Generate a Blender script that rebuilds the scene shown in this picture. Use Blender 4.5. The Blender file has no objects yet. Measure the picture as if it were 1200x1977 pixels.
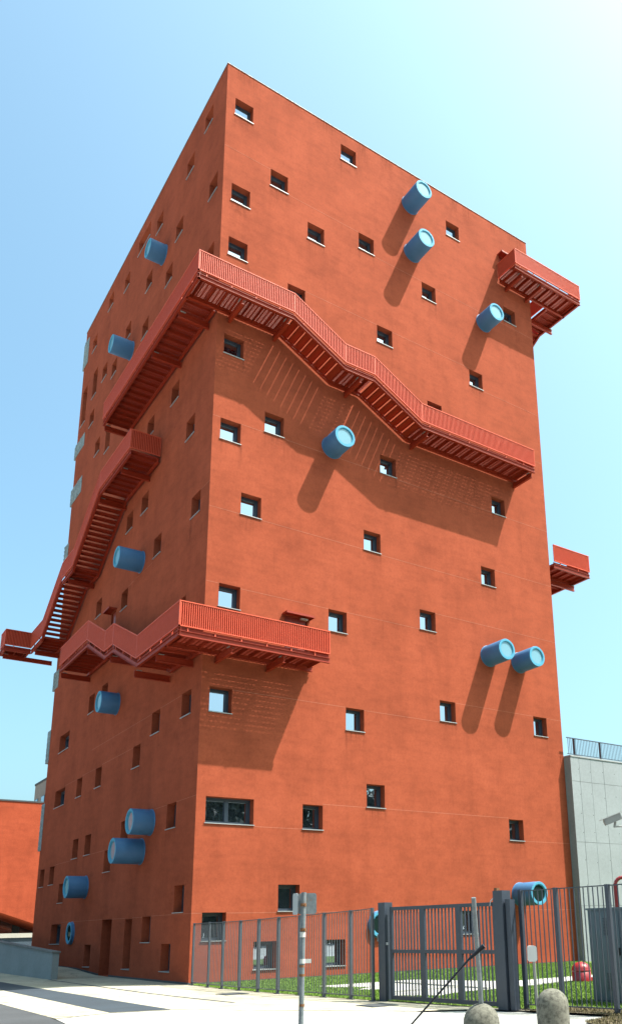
import bpy, math, random
from mathutils import Vector, Matrix
random.seed(7)
scn = bpy.context.scene

# ------------------------------------------------------------------ camera, sky, sun, exposure
cam_d = bpy.data.cameras.new('camera'); cam = bpy.data.objects.new('camera', cam_d)
scn.collection.objects.link(cam); scn.camera = cam
CAM = Vector((-10.885, -26.772, 1.6))
R0 = (0.8110, -0.5840, -0.0220); R1 = (0.1380, 0.2290, -0.9640); R2 = (0.5680, 0.7790, 0.2660)
f_ = Vector(R2).normalized(); r_ = Vector(R0); r_ = (r_ - f_*r_.dot(f_)).normalized(); u_ = r_.cross(f_)
cam.matrix_world = Matrix(((r_.x, u_.x, -f_.x, CAM.x), (r_.y, u_.y, -f_.y, CAM.y), (r_.z, u_.z, -f_.z, CAM.z), (0, 0, 0, 1)))
cam_d.sensor_fit = 'HORIZONTAL'; cam_d.sensor_width = 36.0
cam_d.lens = 36.0*1628.9/1200.0
cam_d.shift_x = (600.0-777.6)/1200.0; cam_d.shift_y = (1341.8-988.5)/1200.0
cam_d.clip_start = 0.05; cam_d.clip_end = 6000

SUN = Vector((1.09, -1.0, 2.72)).normalized()
w = bpy.data.worlds.new('World'); scn.world = w; w.use_nodes = True
nt = w.node_tree; nt.nodes.clear()
sky = nt.nodes.new('ShaderNodeTexSky'); sky.sky_type = 'NISHITA'; sky.sun_disc = False
sky.sun_elevation = math.asin(SUN.z); sky.sun_rotation = math.atan2(SUN.x, SUN.y)
sky.air_density = 1.0; sky.dust_density = 6.0; sky.ozone_density = 1.0; sky.altitude = 100
hs = nt.nodes.new('ShaderNodeMixRGB'); hs.blend_type = 'MULTIPLY'; hs.inputs[0].default_value = 1.0
hs.inputs[2].default_value = (0.82, 1.12, 1.06, 1)
bg = nt.nodes.new('ShaderNodeBackground'); bg.inputs[1].default_value = 0.108
wo = nt.nodes.new('ShaderNodeOutputWorld')
nt.links.new(sky.outputs[0], hs.inputs[1]); nt.links.new(hs.outputs[0], bg.inputs[0]); nt.links.new(bg.outputs[0], wo.inputs[0])

sun_d = bpy.data.lights.new('sun', 'SUN'); sun_d.energy = 4.5; sun_d.angle = math.radians(0.53); sun_d.color = (1.0, 0.94, 0.85)
sun = bpy.data.objects.new('sun', sun_d); scn.collection.objects.link(sun)
sun.rotation_euler = SUN.to_track_quat('Z', 'Y').to_euler(); sun.location = (40, -40, 90)

vs = scn.view_settings
vs.view_transform = 'Standard'; vs.look = 'None'; vs.gamma = 1.0; vs.use_curve_mapping = False; vs.exposure = 1.6
scn.render.film_transparent = False
scn.cycles.use_denoising = True
scn.cycles.max_bounces = 8; scn.cycles.diffuse_bounces = 4; scn.cycles.glossy_bounces = 4

# ------------------------------------------------------------------ helpers
COL = scn.collection
class MB:
    """collects boxes, bars, tubes and quads; build() links them as ONE mesh object"""
    def __init__(s): s.v = []; s.f = []; s.sm = []
    def add(s, vs, fs, smooth=False):
        o = len(s.v); s.v += [tuple(p) for p in vs]
        for f in fs: s.f.append(tuple(o+i for i in f)); s.sm.append(smooth)
        return s
    def box(s, x0, x1, y0, y1, z0, z1):
        x0, x1 = min(x0, x1), max(x0, x1); y0, y1 = min(y0, y1), max(y0, y1); z0, z1 = min(z0, z1), max(z0, z1)
        return s.add([(x0,y0,z0),(x1,y0,z0),(x1,y1,z0),(x0,y1,z0),(x0,y0,z1),(x1,y0,z1),(x1,y1,z1),(x0,y1,z1)],
                     [(3,2,1,0),(4,5,6,7),(0,1,5,4),(1,2,6,5),(2,3,7,6),(3,0,4,7)])
    def hexa(s, p):   # 8 corner points: bottom ring then top ring
        return s.add(p, [(3,2,1,0),(4,5,6,7),(0,1,5,4),(1,2,6,5),(2,3,7,6),(3,0,4,7)])
    def pbar(s, P, Q, n, o0, o1, z0, z1):
        """bar along P->Q (vertical end cuts), offset o0..o1 along n, z0..z1 relative to the line"""
        P = Vector(P); Q = Vector(Q); n = Vector(n)
        def c(B, o, z): return B + n*o + Vector((0, 0, z))
        return s.hexa([c(P,o0,z0),c(Q,o0,z0),c(Q,o1,z0),c(P,o1,z0),c(P,o0,z1),c(Q,o0,z1),c(Q,o1,z1),c(P,o1,z1)])
    def tube(s, P, Q, r0, r1=None, n=12, caps=True, smooth=True):
        P = Vector(P); Q = Vector(Q); r1 = r0 if r1 is None else r1
        d = (Q-P).normalized(); a = d.orthogonal().normalized(); b = d.cross(a)
        vs = [P+(a*math.cos(t)+b*math.sin(t))*r0 for t in [2*math.pi*i/n for i in range(n)]]
        vs += [Q+(a*math.cos(t)+b*math.sin(t))*r1 for t in [2*math.pi*i/n for i in range(n)]]
        s.add(vs, [(i, (i+1) % n, n+(i+1) % n, n+i) for i in range(n)], smooth)
        if caps:
            s.add(vs[:n], [tuple(range(n-1, -1, -1))]); s.add(vs[n:], [tuple(range(n))])
        return s
    def path(s, pts, r, n=10):
        for a, b in zip(pts[:-1], pts[1:]): s.tube(a, b, r, n=n)
        return s
    def lathe(s, c, prof, n=24, axis='Z', smooth=True):
        """revolve (radius, height) profile around an axis through c"""
        c = Vector(c); vs = []; k = len(prof)
        ax = {'Z': (Vector((1,0,0)), Vector((0,1,0)), Vector((0,0,1))), 'Y-': (Vector((1,0,0)), Vector((0,0,1)), Vector((0,-1,0))),
              'X-': (Vector((0,0,1)), Vector((0,1,0)), Vector((-1,0,0)))}[axis]
        for i in range(n):
            t = 2*math.pi*i/n
            for r, h in prof: vs.append(c + ax[0]*(r*math.cos(t)) + ax[1]*(r*math.sin(t)) + ax[2]*h)
        fs = []
        for i in range(n):
            j = (i+1) % n
            for q in range(k-1): fs.append((i*k+q, j*k+q, j*k+q+1, i*k+q+1))
        return s.add(vs, fs, smooth)
    def mesh(s, name):
        m = bpy.data.meshes.new(name); m.from_pydata(s.v, [], s.f); m.polygons.foreach_set('use_smooth', s.sm); m.update(); return m
    def build(s, name, mat, parent=None, kind=None):
        return obj(name, s.mesh(name), mat, parent, kind)

def obj(name, mesh, mat, parent=None, kind=None, loc=None):
    o = bpy.data.objects.new(name, mesh); COL.objects.link(o)
    if mat is not None and not mesh.materials: mesh.materials.append(mat)
    if loc is not None: o.location = loc
    if parent is not None: attach(o, parent)
    if kind: o['kind'] = kind
    return o
def base_of(o):
    v = Vector(o.location); p = o.parent
    return v
def attach(o, parent):
    o.parent = parent
    W = Vector(parent.get('_w', (0, 0, 0))) if '_w' in parent else Vector((0, 0, 0))
    o.matrix_parent_inverse = Matrix.Translation(-W)
def empty(name, loc, label=None, cat=None, group=None):
    o = bpy.data.objects.new(name, None); COL.objects.link(o); o.location = loc; o.empty_display_size = 0.2
    o['_w'] = tuple(float(c) for c in loc)
    tag(o, label, cat, group); return o
def tag(o, label=None, cat=None, group=None, kind=None):
    if label: o['label'] = label
    if cat: o['category'] = cat
    if group: o['group'] = group
    if kind: o['kind'] = kind
    return o
EMPTIES_DONE = []

# ------------------------------------------------------------------ materials
def newmat(name):
    m = bpy.data.materials.new(name); m.use_nodes = True
    nt = m.node_tree; return m, nt, nt.nodes['Principled BSDF']
def N(nt, t, **kw):
    n = nt.nodes.new(t)
    for k, v in kw.items(): setattr(n, k, v)
    return n
def pos(nt, scale=(1, 1, 1)):
    g = N(nt, 'ShaderNodeNewGeometry'); mp = N(nt, 'ShaderNodeMapping'); mp.inputs['Scale'].default_value = scale
    nt.links.new(g.outputs['Position'], mp.inputs['Vector']); return mp.outputs[0]
def noise(nt, vec, scale, detail=4, rough=0.55):
    n = N(nt, 'ShaderNodeTexNoise'); n.inputs['Scale'].default_value = scale; n.inputs['Detail'].default_value = detail
    n.inputs['Roughness'].default_value = rough; nt.links.new(vec, n.inputs['Vector']); return n.outputs[0]
def ramp(nt, fac, stops):
    r = N(nt, 'ShaderNodeValToRGB'); e = r.color_ramp.elements
    while len(e) < len(stops): e.new(0.5)
    for el, (p, c) in zip(e, stops): el.position = p; el.color = (*c, 1)
    nt.links.new(fac, r.inputs[0]); return r.outputs[0]
def mix(nt, a, b, fac, mode='MIX'):
    m = N(nt, 'ShaderNodeMixRGB', blend_type=mode)
    for i, x in ((1, a), (2, b), (0, fac)):
        if isinstance(x, (int, float)): m.inputs[i].default_value = x
        elif isinstance(x, tuple): m.inputs[i].default_value = (*x, 1)
        else: nt.links.new(x, m.inputs[i])
    return m.outputs[0]
def bump(nt, b, h, strength, dist=0.02):
    n = N(nt, 'ShaderNodeBump'); n.inputs['Strength'].default_value = strength; n.inputs['Distance'].default_value = dist
    nt.links.new(h, n.inputs['Height']); nt.links.new(n.outputs[0], b.inputs['Normal'])
def g3(c, k): return tuple(x*k for x in c)

def plaster(name, c):
    m, nt, b = newmat(name)
    p = pos(nt)
    big = noise(nt, p, 0.45, 5, 0.6); mid = noise(nt, p, 2.3, 6, 0.65); fine = noise(nt, p, 38, 3, 0.7)
    st = noise(nt, pos(nt, (1.6, 1.6, 0.16)), 1.0, 5, 0.6)
    a = ramp(nt, big, [(0.32, g3(c, 0.86)), (0.52, c), (0.70, (c[0]*1.10, c[1]*1.12, c[2]*1.14))])
    a = mix(nt, a, ramp(nt, mid, [(0.30, (0.80, 0.79, 0.80)), (0.55, (1, 1, 1)), (0.75, (1.06, 1.06, 1.06))]), 0.55, 'MULTIPLY')
    a = mix(nt, a, ramp(nt, st, [(0.36, (0.80, 0.80, 0.82)), (0.50, (1, 1, 1))]), 0.3, 'MULTIPLY')
    grain = noise(nt, pos(nt, (1, 1, 0.8)), 11, 3, 0.75); smear = noise(nt, pos(nt, (0.5, 0.5, 2.4)), 1.5, 5, 0.65); drip = noise(nt, pos(nt, (5, 5, 0.12)), 1.0, 3, 0.6)
    a = mix(nt, a, ramp(nt, grain, [(0.28, (0.74, 0.73, 0.72)), (0.5, (1, 1, 1)), (0.74, (1.16, 1.17, 1.18))]), 0.5, 'MULTIPLY')
    a = mix(nt, a, ramp(nt, smear, [(0.32, (0.86, 0.86, 0.87)), (0.52, (1, 1, 1)), (0.72, (1.05, 1.05, 1.05))]), 0.7, 'MULTIPLY')
    a = mix(nt, a, ramp(nt, drip, [(0.26, (0.72, 0.71, 0.72)), (0.36, (1, 1, 1))]), 0.35, 'MULTIPLY')
    a = mix(nt, a, ramp(nt, fine, [(0.3, (0.80, 0.80, 0.80)), (0.7, (1.15, 1.15, 1.15))]), 0.55, 'MULTIPLY')
    nt.links.new(a, b.inputs['Base Color']); b.inputs['Roughness'].default_value = 0.92
    b.inputs['Specular IOR Level'].default_value = 0.04
    bump(nt, b, noise(nt, p, 60, 4, 0.7), 0.35, 0.012)
    return m
def paint(name, c, rough=0.45, spec=0.4, var=0.12, metallic=0.0, nscale=6.0):
    m, nt, b = newmat(name); p = pos(nt); n = noise(nt, p, nscale, 5, 0.65)
    nt.links.new(ramp(nt, n, [(0.3, g3(c, 1-var)), (0.7, g3(c, 1+var*0.7))]), b.inputs['Base Color'])
    nt.links.new(ramp(nt, noise(nt, p, nscale*1.7, 3), [(0.3, (rough*0.85,)*3), (0.7, (min(1, rough*1.2),)*3)]), b.inputs['Roughness'])
    b.inputs['Specular IOR Level'].default_value = spec; b.inputs['Metallic'].default_value = metallic
    return m
def concrete(name, c, scale=1.0, var=0.16, dirt=0.5, rough=0.85, stain=(0.55, 0.55, 0.52)):
    m, nt, b = newmat(name); p = pos(nt)
    a = ramp(nt, noise(nt, p, 0.7*scale, 6, 0.65), [(0.3, g3(c, 1-var)), (0.7, g3(c, 1+var*0.6))])
    a = mix(nt, a, ramp(nt, noise(nt, p, 9*scale, 6, 0.7), [(0.34, stain), (0.56, (1, 1, 1))]), dirt, 'MULTIPLY')
    a = mix(nt, a, ramp(nt, noise(nt, p, 60*scale, 2, 0.6), [(0.3, (0.82,)*3), (0.7, (1.12,)*3)]), 0.5, 'MULTIPLY')
    nt.links.new(a, b.inputs['Base Color']); b.inputs['Roughness'].default_value = rough
    bump(nt, b, noise(nt, p, 45*scale, 4, 0.65), 0.3, 0.008)
    return m
def glass(name, refl=0.5, dark=(0.012, 0.018, 0.024), tint=(0.80, 0.90, 1.0), top=1.0):
    m = bpy.data.materials.new(name); m.use_nodes = True; nt = m.node_tree; nt.nodes.clear()
    d = N(nt, 'ShaderNodeBsdfDiffuse'); d.inputs[0].default_value = (*dark, 1)
    g = N(nt, 'ShaderNodeBsdfGlossy'); g.inputs[0].default_value = (*tint, 1); g.inputs['Roughness'].default_value = 0.015
    lw = N(nt, 'ShaderNodeFresnel'); lw.inputs[0].default_value = 1.7
    mr = N(nt, 'ShaderNodeMapRange'); mr.inputs[1].default_value = 0; mr.inputs[2].default_value = 1; mr.inputs[3].default_value = refl; mr.inputs[4].default_value = top
    ms = N(nt, 'ShaderNodeMixShader'); o = N(nt, 'ShaderNodeOutputMaterial')
    bp = N(nt, 'ShaderNodeBump'); bp.inputs['Strength'].default_value = 0.02; bp.inputs['Distance'].default_value = 0.05
    nt.links.new(noise(nt, pos(nt), 1.2, 2), bp.inputs['Height']); nt.links.new(bp.outputs[0], g.inputs['Normal'])
    nt.links.new(lw.outputs[0], mr.inputs[0]); nt.links.new(mr.outputs[0], ms.inputs[0])
    nt.links.new(d.outputs[0], ms.inputs[1]); nt.links.new(g.outputs[0], ms.inputs[2]); nt.links.new(ms.outputs[0], o.inputs[0])
    return m

def pavement(name, c, crack=0.30):
    m, nt, b = newmat(name); p = pos(nt)
    a = ramp(nt, noise(nt, p, 0.35, 6, 0.65), [(0.30, g3(c, 0.66)), (0.5, g3(c, 0.95)), (0.7, g3(c, 1.08))])
    a = mix(nt, a, ramp(nt, noise(nt, p, 3.2, 7, 0.7), [(0.34, (0.62, 0.62, 0.62)), (0.52, (1, 1, 1))]), 0.6, 'MULTIPLY')
    a = mix(nt, a, ramp(nt, noise(nt, p, 70, 2, 0.6), [(0.3, (0.75,)*3), (0.7, (1.15,)*3)]), 0.6, 'MULTIPLY')
    a = mix(nt, a, ramp(nt, noise(nt, pos(nt, (0.25, 2.2, 1)), 1.0, 5, 0.7), [(0.36, (0.70, 0.70, 0.72)), (0.5, (1, 1, 1))]), 0.4, 'MULTIPLY')
    nz = N(nt, 'ShaderNodeTexNoise'); nz.inputs['Scale'].default_value = 1.6; nz.inputs['Detail'].default_value = 5; nt.links.new(p, nz.inputs['Vector'])
    av = N(nt, 'ShaderNodeVectorMath', operation='MULTIPLY_ADD'); av.inputs[1].default_value = (1.1, 1.1, 0); nt.links.new(nz.outputs['Color'], av.inputs[0]); nt.links.new(p, av.inputs[2])
    vo = N(nt, 'ShaderNodeTexVoronoi', feature='DISTANCE_TO_EDGE'); vo.inputs['Scale'].default_value = crack; nt.links.new(av.outputs[0], vo.inputs['Vector'])
    a = mix(nt, a, ramp(nt, vo.outputs['Distance'], [(0.0, (0.30, 0.29, 0.28)), (0.006, (1, 1, 1))]), 0.7, 'MULTIPLY')
    nt.links.new(a, b.inputs['Base Color']); b.inputs['Roughness'].default_value = 0.88; b.inputs['Specular IOR Level'].default_value = 0.2
    bump(nt, b, noise(nt, p, 50, 4, 0.65), 0.3, 0.006)
    return m
ORANGE = (0.276, 0.0625, 0.0315)
M = dict(
    plaster=plaster('terracotta_plaster', ORANGE),
    plaster2=plaster('orange_plaster_annex', (0.30, 0.062, 0.030)),
    joint=plaster('pale_joint_plaster', (0.36, 0.13, 0.085)),
    steel=paint('red_painted_steel', (0.235, 0.022, 0.007), 0.55, 0.25, 0.10),
    door=paint('red_door_paint', (0.21, 0.034, 0.024), 0.4, 0.5, 0.08),
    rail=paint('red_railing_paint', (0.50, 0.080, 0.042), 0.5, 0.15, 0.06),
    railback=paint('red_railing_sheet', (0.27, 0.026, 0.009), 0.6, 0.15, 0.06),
    galv=paint('galvanised_plate', (0.20, 0.205, 0.20), 0.5, 0.4, 0.12, 0.2),
    blue=paint('blue_tube_paint', (0.042, 0.125, 0.25), 0.5, 0.3, 0.10, 0.0, 2.0),
    bluerim=paint('light_blue_rim_paint', (0.065, 0.25, 0.37), 0.65, 0.1, 0.05),
    frame=paint('slate_window_frame', (0.030, 0.042, 0.062), 0.4, 0.5, 0.08),
    sill=paint('aluminium_sill', (0.27, 0.27, 0.275), 0.45, 0.5, 0.08, 0.2),
    coping=paint('roof_coping_metal', (0.20, 0.17, 0.155), 0.6, 0.5, 0.06, 0.3),
    glass=glass('window_glass', 0.42, (0.012, 0.018, 0.024), (0.74, 0.86, 1.0)),
    tubeglass=glass('tube_glass', 0.06, (0.12, 0.25, 0.31), (0.80, 0.90, 1.0), 0.22),
    tubedark=glass('dark_tube_glass', 0.03, (0.010, 0.020, 0.018), (0.5, 0.6, 0.6), 0.12),
    clear=None,
    plinth=concrete('dark_plinth', (0.045, 0.05, 0.055)),
    screen=concrete('pale_screen_tile', (0.20, 0.245, 0.26), 3.0, 0.35, 0.8),
    conc=concrete('fairfaced_concrete', (0.205, 0.222, 0.238), 0.8, 0.10, 0.35, 0.8, (0.72, 0.74, 0.72)),
    concdark=concrete('joint_concrete', (0.13, 0.135, 0.13)),
    paving=pavement('pale_forecourt_concrete', (0.36, 0.325, 0.250), 0.22),
    road=pavement('white_worn_road', (0.37, 0.360, 0.335), 0.34),
    asphalt=concrete('asphalt', (0.038, 0.040, 0.045), 1.2, 0.25, 0.4, 0.9),
    strip=concrete('dark_asphalt_strip', (0.020, 0.030, 0.042), 1.5, 0.2, 0.4, 0.9),
    wallgrey=concrete('grey_render_wall', (0.20, 0.225, 0.23), 1.0, 0.12, 0.4, 0.9, (0.7, 0.7, 0.7)),
    shadewall=concrete('shade_tinted_render', (0.045, 0.070, 0.095), 1.0, 0.12, 0.3),  # shade on the distant parapet wall is put into this dark blue tone
    white=concrete('white_coping_stone', (0.36, 0.35, 0.31), 1.0, 0.08, 0.2),
    bollard=concrete('weathered_concrete', (0.13, 0.124, 0.10), 2.2, 0.25, 0.85, 0.95, (0.22, 0.22, 0.20)),
    soil=concrete('dry_soil', (0.085, 0.060, 0.033), 1.5, 0.25, 0.6, 1.0),
    lawn=concrete('lawn_soil', (0.075, 0.125, 0.012), 1.2, 0.3, 0.4, 1.0),
    fence=paint('anthracite_fence_paint', (0.028, 0.036, 0.052), 0.4, 0.5, 0.12),
    fencelite=paint('grey_fence_paint', (0.060, 0.068, 0.082), 0.4, 0.5, 0.10),
    cabinet=paint('grey_cabinet_paint', (0.10, 0.13, 0.155), 0.35, 0.5, 0.08),
    black=paint('black_rubber', (0.012, 0.012, 0.016), 0.5, 0.4, 0.1),
    red=paint('bright_red_paint', (0.21, 0.010, 0.014), 0.35, 0.5, 0.10),
    whitep=paint('white_plastic', (0.36, 0.37, 0.37), 0.4, 0.5, 0.05),
    tape=paint('paper_tape', (0.42, 0.42, 0.40), 0.7, 0.2, 0.08),
    rust=paint('rusty_steel', (0.16, 0.075, 0.035), 0.8, 0.2, 0.4, 0.0, 30),
    brick=concrete('far_brown_render', (0.24, 0.19, 0.16)),
)
def clear_glass():
    m = bpy.data.materials.new('clear_terrace_glass'); m.use_nodes = True; nt = m.node_tree; nt.nodes.clear()
    t = N(nt, 'ShaderNodeBsdfTransparent'); t.inputs[0].default_value = (0.92, 0.96, 0.97, 1); g = N(nt, 'ShaderNodeBsdfGlossy'); g.inputs['Roughness'].default_value = 0.01
    ms = N(nt, 'ShaderNodeMixShader'); ms.inputs[0].default_value = 0.08; o = N(nt, 'ShaderNodeOutputMaterial')
    nt.links.new(t.outputs[0], ms.inputs[1]); nt.links.new(g.outputs[0], ms.inputs[2]); nt.links.new(ms.outputs[0], o.inputs[0]); return m
M['clear'] = clear_glass()
def galv_pole():
    m, nt, b = newmat('galvanised_pole'); p = pos(nt)
    a = ramp(nt, noise(nt, p, 14, 6, 0.7), [(0.3, (0.075, 0.092, 0.105)), (0.7, (0.15, 0.17, 0.18))])
    a = mix(nt, a, (0.16, 0.08, 0.04), ramp(nt, noise(nt, p, 5, 5, 0.7), [(0.62, (0, 0, 0)), (0.72, (0.8, 0.8, 0.8))]))
    nt.links.new(a, b.inputs['Base Color']); b.inputs['Metallic'].default_value = 0.1; b.inputs['Roughness'].default_value = 0.55
    return m
M['pole'] = galv_pole()
def grassmat(name, lo, hi):
    m, nt, b = newmat(name); p = pos(nt)
    a = ramp(nt, noise(nt, p, 1.1, 4, 0.6), [(0.3, lo), (0.7, hi)])
    a = mix(nt, a, ramp(nt, noise(nt, p, 30, 2), [(0.3, (0.6,)*3), (0.7, (1.3,)*3)]), 0.7, 'MULTIPLY')
    nt.links.new(a, b.inputs['Base Color']); b.inputs['Roughness'].default_value = 0.7
    b.inputs['Subsurface Weight'].default_value = 0.0
    return m
M['grass'] = grassmat('green_grass', (0.080, 0.165, 0.008), (0.140, 0.225, 0.016))
M['drygrass'] = grassmat('dry_grass', (0.10, 0.085, 0.025), (0.14, 0.11, 0.05))
M['leaf'] = grassmat('added_wood_leaves', (0.010, 0.018, 0.010), (0.020, 0.030, 0.014))

# ------------------------------------------------------------------ ground
def sheet(name, pts, z, mat, kind='structure', label=None, cat=None):
    mb = MB(); mb.add([(x, y, z) for x, y in pts], [tuple(range(len(pts)))])
    o = mb.build(name, mat); o['kind'] = kind; tag(o, label, cat); return o
mb = MB(); mb.add([(-3000,-3000,-0.03),(3000,-3000,-0.03),(3000,3000,-0.03),(-3000,3000,-0.03)], [(0,1,2,3)])
tag(mb.build('ground', M['road']), 'flat pale ground reaching the horizon', 'ground', kind='structure')
FENCE = [(0.02,-0.25),(-0.10,-1.75),(-0.10,-2.75),(-0.08,-3.85),(-0.02,-4.9),(0.06,-5.9),(0.15,-6.9),(0.25,-7.95),(0.36,-9.0)]
tag(sheet('road', [(-9,-60),(60,-60),(60,-16.5),(-0.3,-16.2),(-0.35,-12.5),(-3.6,-8.2),(-4.9,-7.8),(-6.06,-8.2),(-6.3,-11),(-7.4,-16),(-9.0,-22)], -0.008, M['road']), 'worn whitish concrete road in the foreground', 'road')
tag(sheet('street_asphalt', [(-16,-60),(-9,-60),(-9.0,-22),(-7.4,-16),(-6.3,-11),(-6.06,-7.6),(-6.02,-2.0),(-6.02,70),(-14,70)], -0.004, M['asphalt']), 'dark grey asphalt street at the lower left', 'road')
tag(sheet('forecourt', [(-6.02,70),(-6.06,-8.2),(-4.9,-7.8),(-3.6,-8.2),(-0.35,-12.5),(0.4,-12.9),(1.0,-13.6),(1.62,-15.9),(2.1,-18),(40,-18),(40,30),(0.2,70)], 0.0, M['paving']), 'pale sunlit concrete forecourt in front of the red tower', 'pavement')
tag(sheet('asphalt_strip', [(-4.86,60),(-4.86,-7.75),(-3.66,-8.12),(-3.78,0),(-3.84,8.4),(-3.84,60)], 0.005, M['strip']), 'dark asphalt strip running across the pale forecourt', 'pavement')
drain = sheet('drainage_channel', [(-2.28,8.0),(-2.28,-2.0),(-2.20,-4.5),(-2.0,-7.6),(-1.90,-7.6),(-2.10,-4.5),(-2.18,-2.0),(-2.18,8.0)], 0.005, M['strip'])
tag(drain, 'thin dark drainage slot across the pale forecourt', 'drain')
LAWN = [(0.06,-0.02),(0.02,-0.25)] + [(x+0.05, y) for x, y in FENCE[1:]] + [(0.52,-10.0),(1.08,-13.3),(1.30,-13.75),(1.72,-15.9),(2.2,-18.5),(45,-18.5),(45,-0.45),(17.64,-0.45),(17.64,-0.02)]
sheet('lawn', LAWN, 0.012, M['lawn'], label='green lawn between the fence and the red tower', cat='lawn')
sheet('lawn_path', [(2.1,-4.4),(4.3,-4.38),(5.6,-4.32),(6.55,-6.95),(7.2,-7.5),(9.6,-7.35),(14,-7.3),(14,-8.8),(8.0,-8.9),(5.1,-9.5),(3.43,-9.52),(2.25,-10.0),(1.45,-9.2),(2.05,-8.35),(2.45,-7.1),(2.0,-6.6),(2.9,-6.1),(2.1,-5.3)], 0.020, M['road'],
      label='pale concrete path curving across the lawn behind the gate', cat='path')
mb = MB(); mb.box(4.3, 4.42, -9.35, -4.5, 0.02, 0.06); mb.box(2.05, 4.3, -8.32, -8.22, 0.02, 0.055)
tag(mb.build('path_kerb', M['white']), 'narrow white kerb set in the lawn path', 'kerb', kind='structure')
sheet('soil_strip', [(1.05,-14.1),(1.35,-14.2),(2.2,-14.4),(2.6,-18),(0.05,-16.9),(0.35,-16.3),(1.5,-15.95)], 0.016, M['soil'], label='dry brown soil strip under the right fence', cat='soil')
# ramp beside the shaded facade
mb = MB(); rp = [(8.0,0.004),(9.6,0.01),(11.0,0.08),(12.6,0.17),(14.0,0.22),(17,0.24),(26,0.24)]
for (ya, za), (yb, zb) in zip(rp[:-1], rp[1:]): mb.add([(-1.92,ya,za),(-0.02,ya,za),(-0.02,yb,zb),(-1.92,yb,zb)], [(0,1,2,3)], True)
tag(mb.build('ramp', M['paving']), 'grey ramp rising between the low wall and the tower', 'ramp', kind='structure')

def blades(name, poly, dens, hmin, hmax, mat, label, holes=()):
    def inside(x, y, P):
        c = False; j = len(P)-1
        for i in range(len(P)):
            xi, yi = P[i]; xj, yj = P[j]
            if (yi > y) != (yj > y) and x < (xj-xi)*(y-yi)/(yj-yi)+xi: c = not c
            j = i
        return c
    x0, x1 = min(p[0] for p in poly), max(p[0] for p in poly); y0, y1 = min(p[1] for p in poly), max(p[1] for p in poly)
    v = []; f = []
    for _ in range(int(dens*(x1-x0)*(y1-y0))):
        x = random.uniform(x0, x1); y = random.uniform(y0, y1)
        if not inside(x, y, poly) or any(inside(x, y, h) for h in holes): continue
        h = random.uniform(hmin, hmax); a = random.uniform(0, 6.283); wd = random.uniform(0.006, 0.014)
        cx, cy = math.cos(a)*wd, math.sin(a)*wd; lx, ly = random.uniform(-.5, .5)*h, random.uniform(-.5, .5)*h
        o = len(v); v += [(x-cx, y-cy, 0.01), (x+cx, y+cy, 0.01), (x+lx, y+ly, 0.012+h)]; f.append((o, o+1, o+2))
    m = bpy.data.meshes.new(name); m.from_pydata(v, [], f); m.update()
    tag(obj(name, m, mat), label, 'grass', kind='stuff')
PATH = [(2.1,-4.4),(5.6,-4.32),(6.55,-6.95),(7.2,-7.5),(14,-7.3),(14,-8.8),(8.0,-8.9),(5.1,-9.5),(3.43,-9.52),(2.25,-10.0),(1.45,-9.2),(2.05,-8.35),(2.45,-7.1),(2.0,-6.6),(2.9,-6.1),(2.1,-5.3)]
blades('grass', [(x, y) for x, y in LAWN if x < 40][:-1] + [(17.6,-0.05)], 900, 0.02, 0.05, M['grass'], 'short green grass covering the fenced lawn', (PATH, [(1.2,-14.1),(2.3,-14.4),(2.6,-18),(1.2,-18)]))
blades('dry_grass', [(1.05,-14.1),(2.2,-14.4),(2.6,-18),(0.05,-16.9),(0.35,-16.3),(1.5,-15.95)], 1200, 0.015, 0.045, M['drygrass'], 'dry yellowish grass at the lower right below the fence')

# ------------------------------------------------------------------ tower
W, D, H = 17.75, 20.95, 38.06
TW = 0.84; TH = 0.90; REC = 0.34
RW = [(0.41,37.32-0.91),(5.74,37.33),(2.16,33.64),(0.39,31.81),(0.35,29.07),(4.01,31.84),(6.69,32.74),(3.08,28.11),(7.64,28.11),(0.33,24.38),(12.01,36.42),(10.31,31.80),(15.69,32.94),(13.10,28.03),(10.41,25.22),(7.69,21.47),(14.11,21.40),(0.32,20.57),(2.17,21.52),(1.26,17.67),(6.80,17.63),(13.22,17.56),(5.11,13.75),(9.61,14.68),(0.51,13.80),(0.32,9.87),(5.89,9.85),(10.53,10.79),(15.95,10.78),(6.81,6.94),(14.09,5.98),(4.04,5.98),(0.37,2.21),(3.11,3.13),(2.23,1.25),(4.97,1.24),(11.29,2.19)]
LW = [(1.46,37.28),(3.50,36.48),(0.60,32.75),(7.47,36.44),(4.53,33.70),(5.62,31.90),(8.58,33.74),(12.46,36.52),(15.42,37.35),(11.57,32.73),(8.70,31.00),(18.32,36.36),(13.71,31.81),(15.59,32.71),(17.58,30.81),(15.84,28.06),(6.84,24.42),(3.84,24.48),(1.84,21.70),(0.66,29.16),(6.96,20.62),(8.98,20.54),(0.86,17.82),(4.95,17.73),(8.97,16.67),(12.99,17.58),(1.85,13.84),(0.86,9.94),(3.92,9.89),(10.94,12.71),(12.96,12.68),(5.95,8.90),(10.96,8.82),(13.96,8.79),(1.78,6.04),(6.82,5.98),(13.79,5.90),(11.83,5.91),(8.82,4.98),(19.58,4.89),(17.67,4.91),(15.67,3.97),(10.68,1.19),(3.70,2.18),(1.68,1.24),(0.70,3.14)]
LH = 0.90; LWD = 0.88
LBIG = [(9.38,11.22,36.42,37.34),(16.98,18.80,10.75,11.65),(16.92,18.76,7.86,8.74),(15.62,17.32,1.20,2.10),(17.54,18.40,31.80,33.58),(19.58,20.50,31.04,33.53),(13.90,14.76,26.36,28.06),(5.68,6.50,0.32,2.13)]
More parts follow.
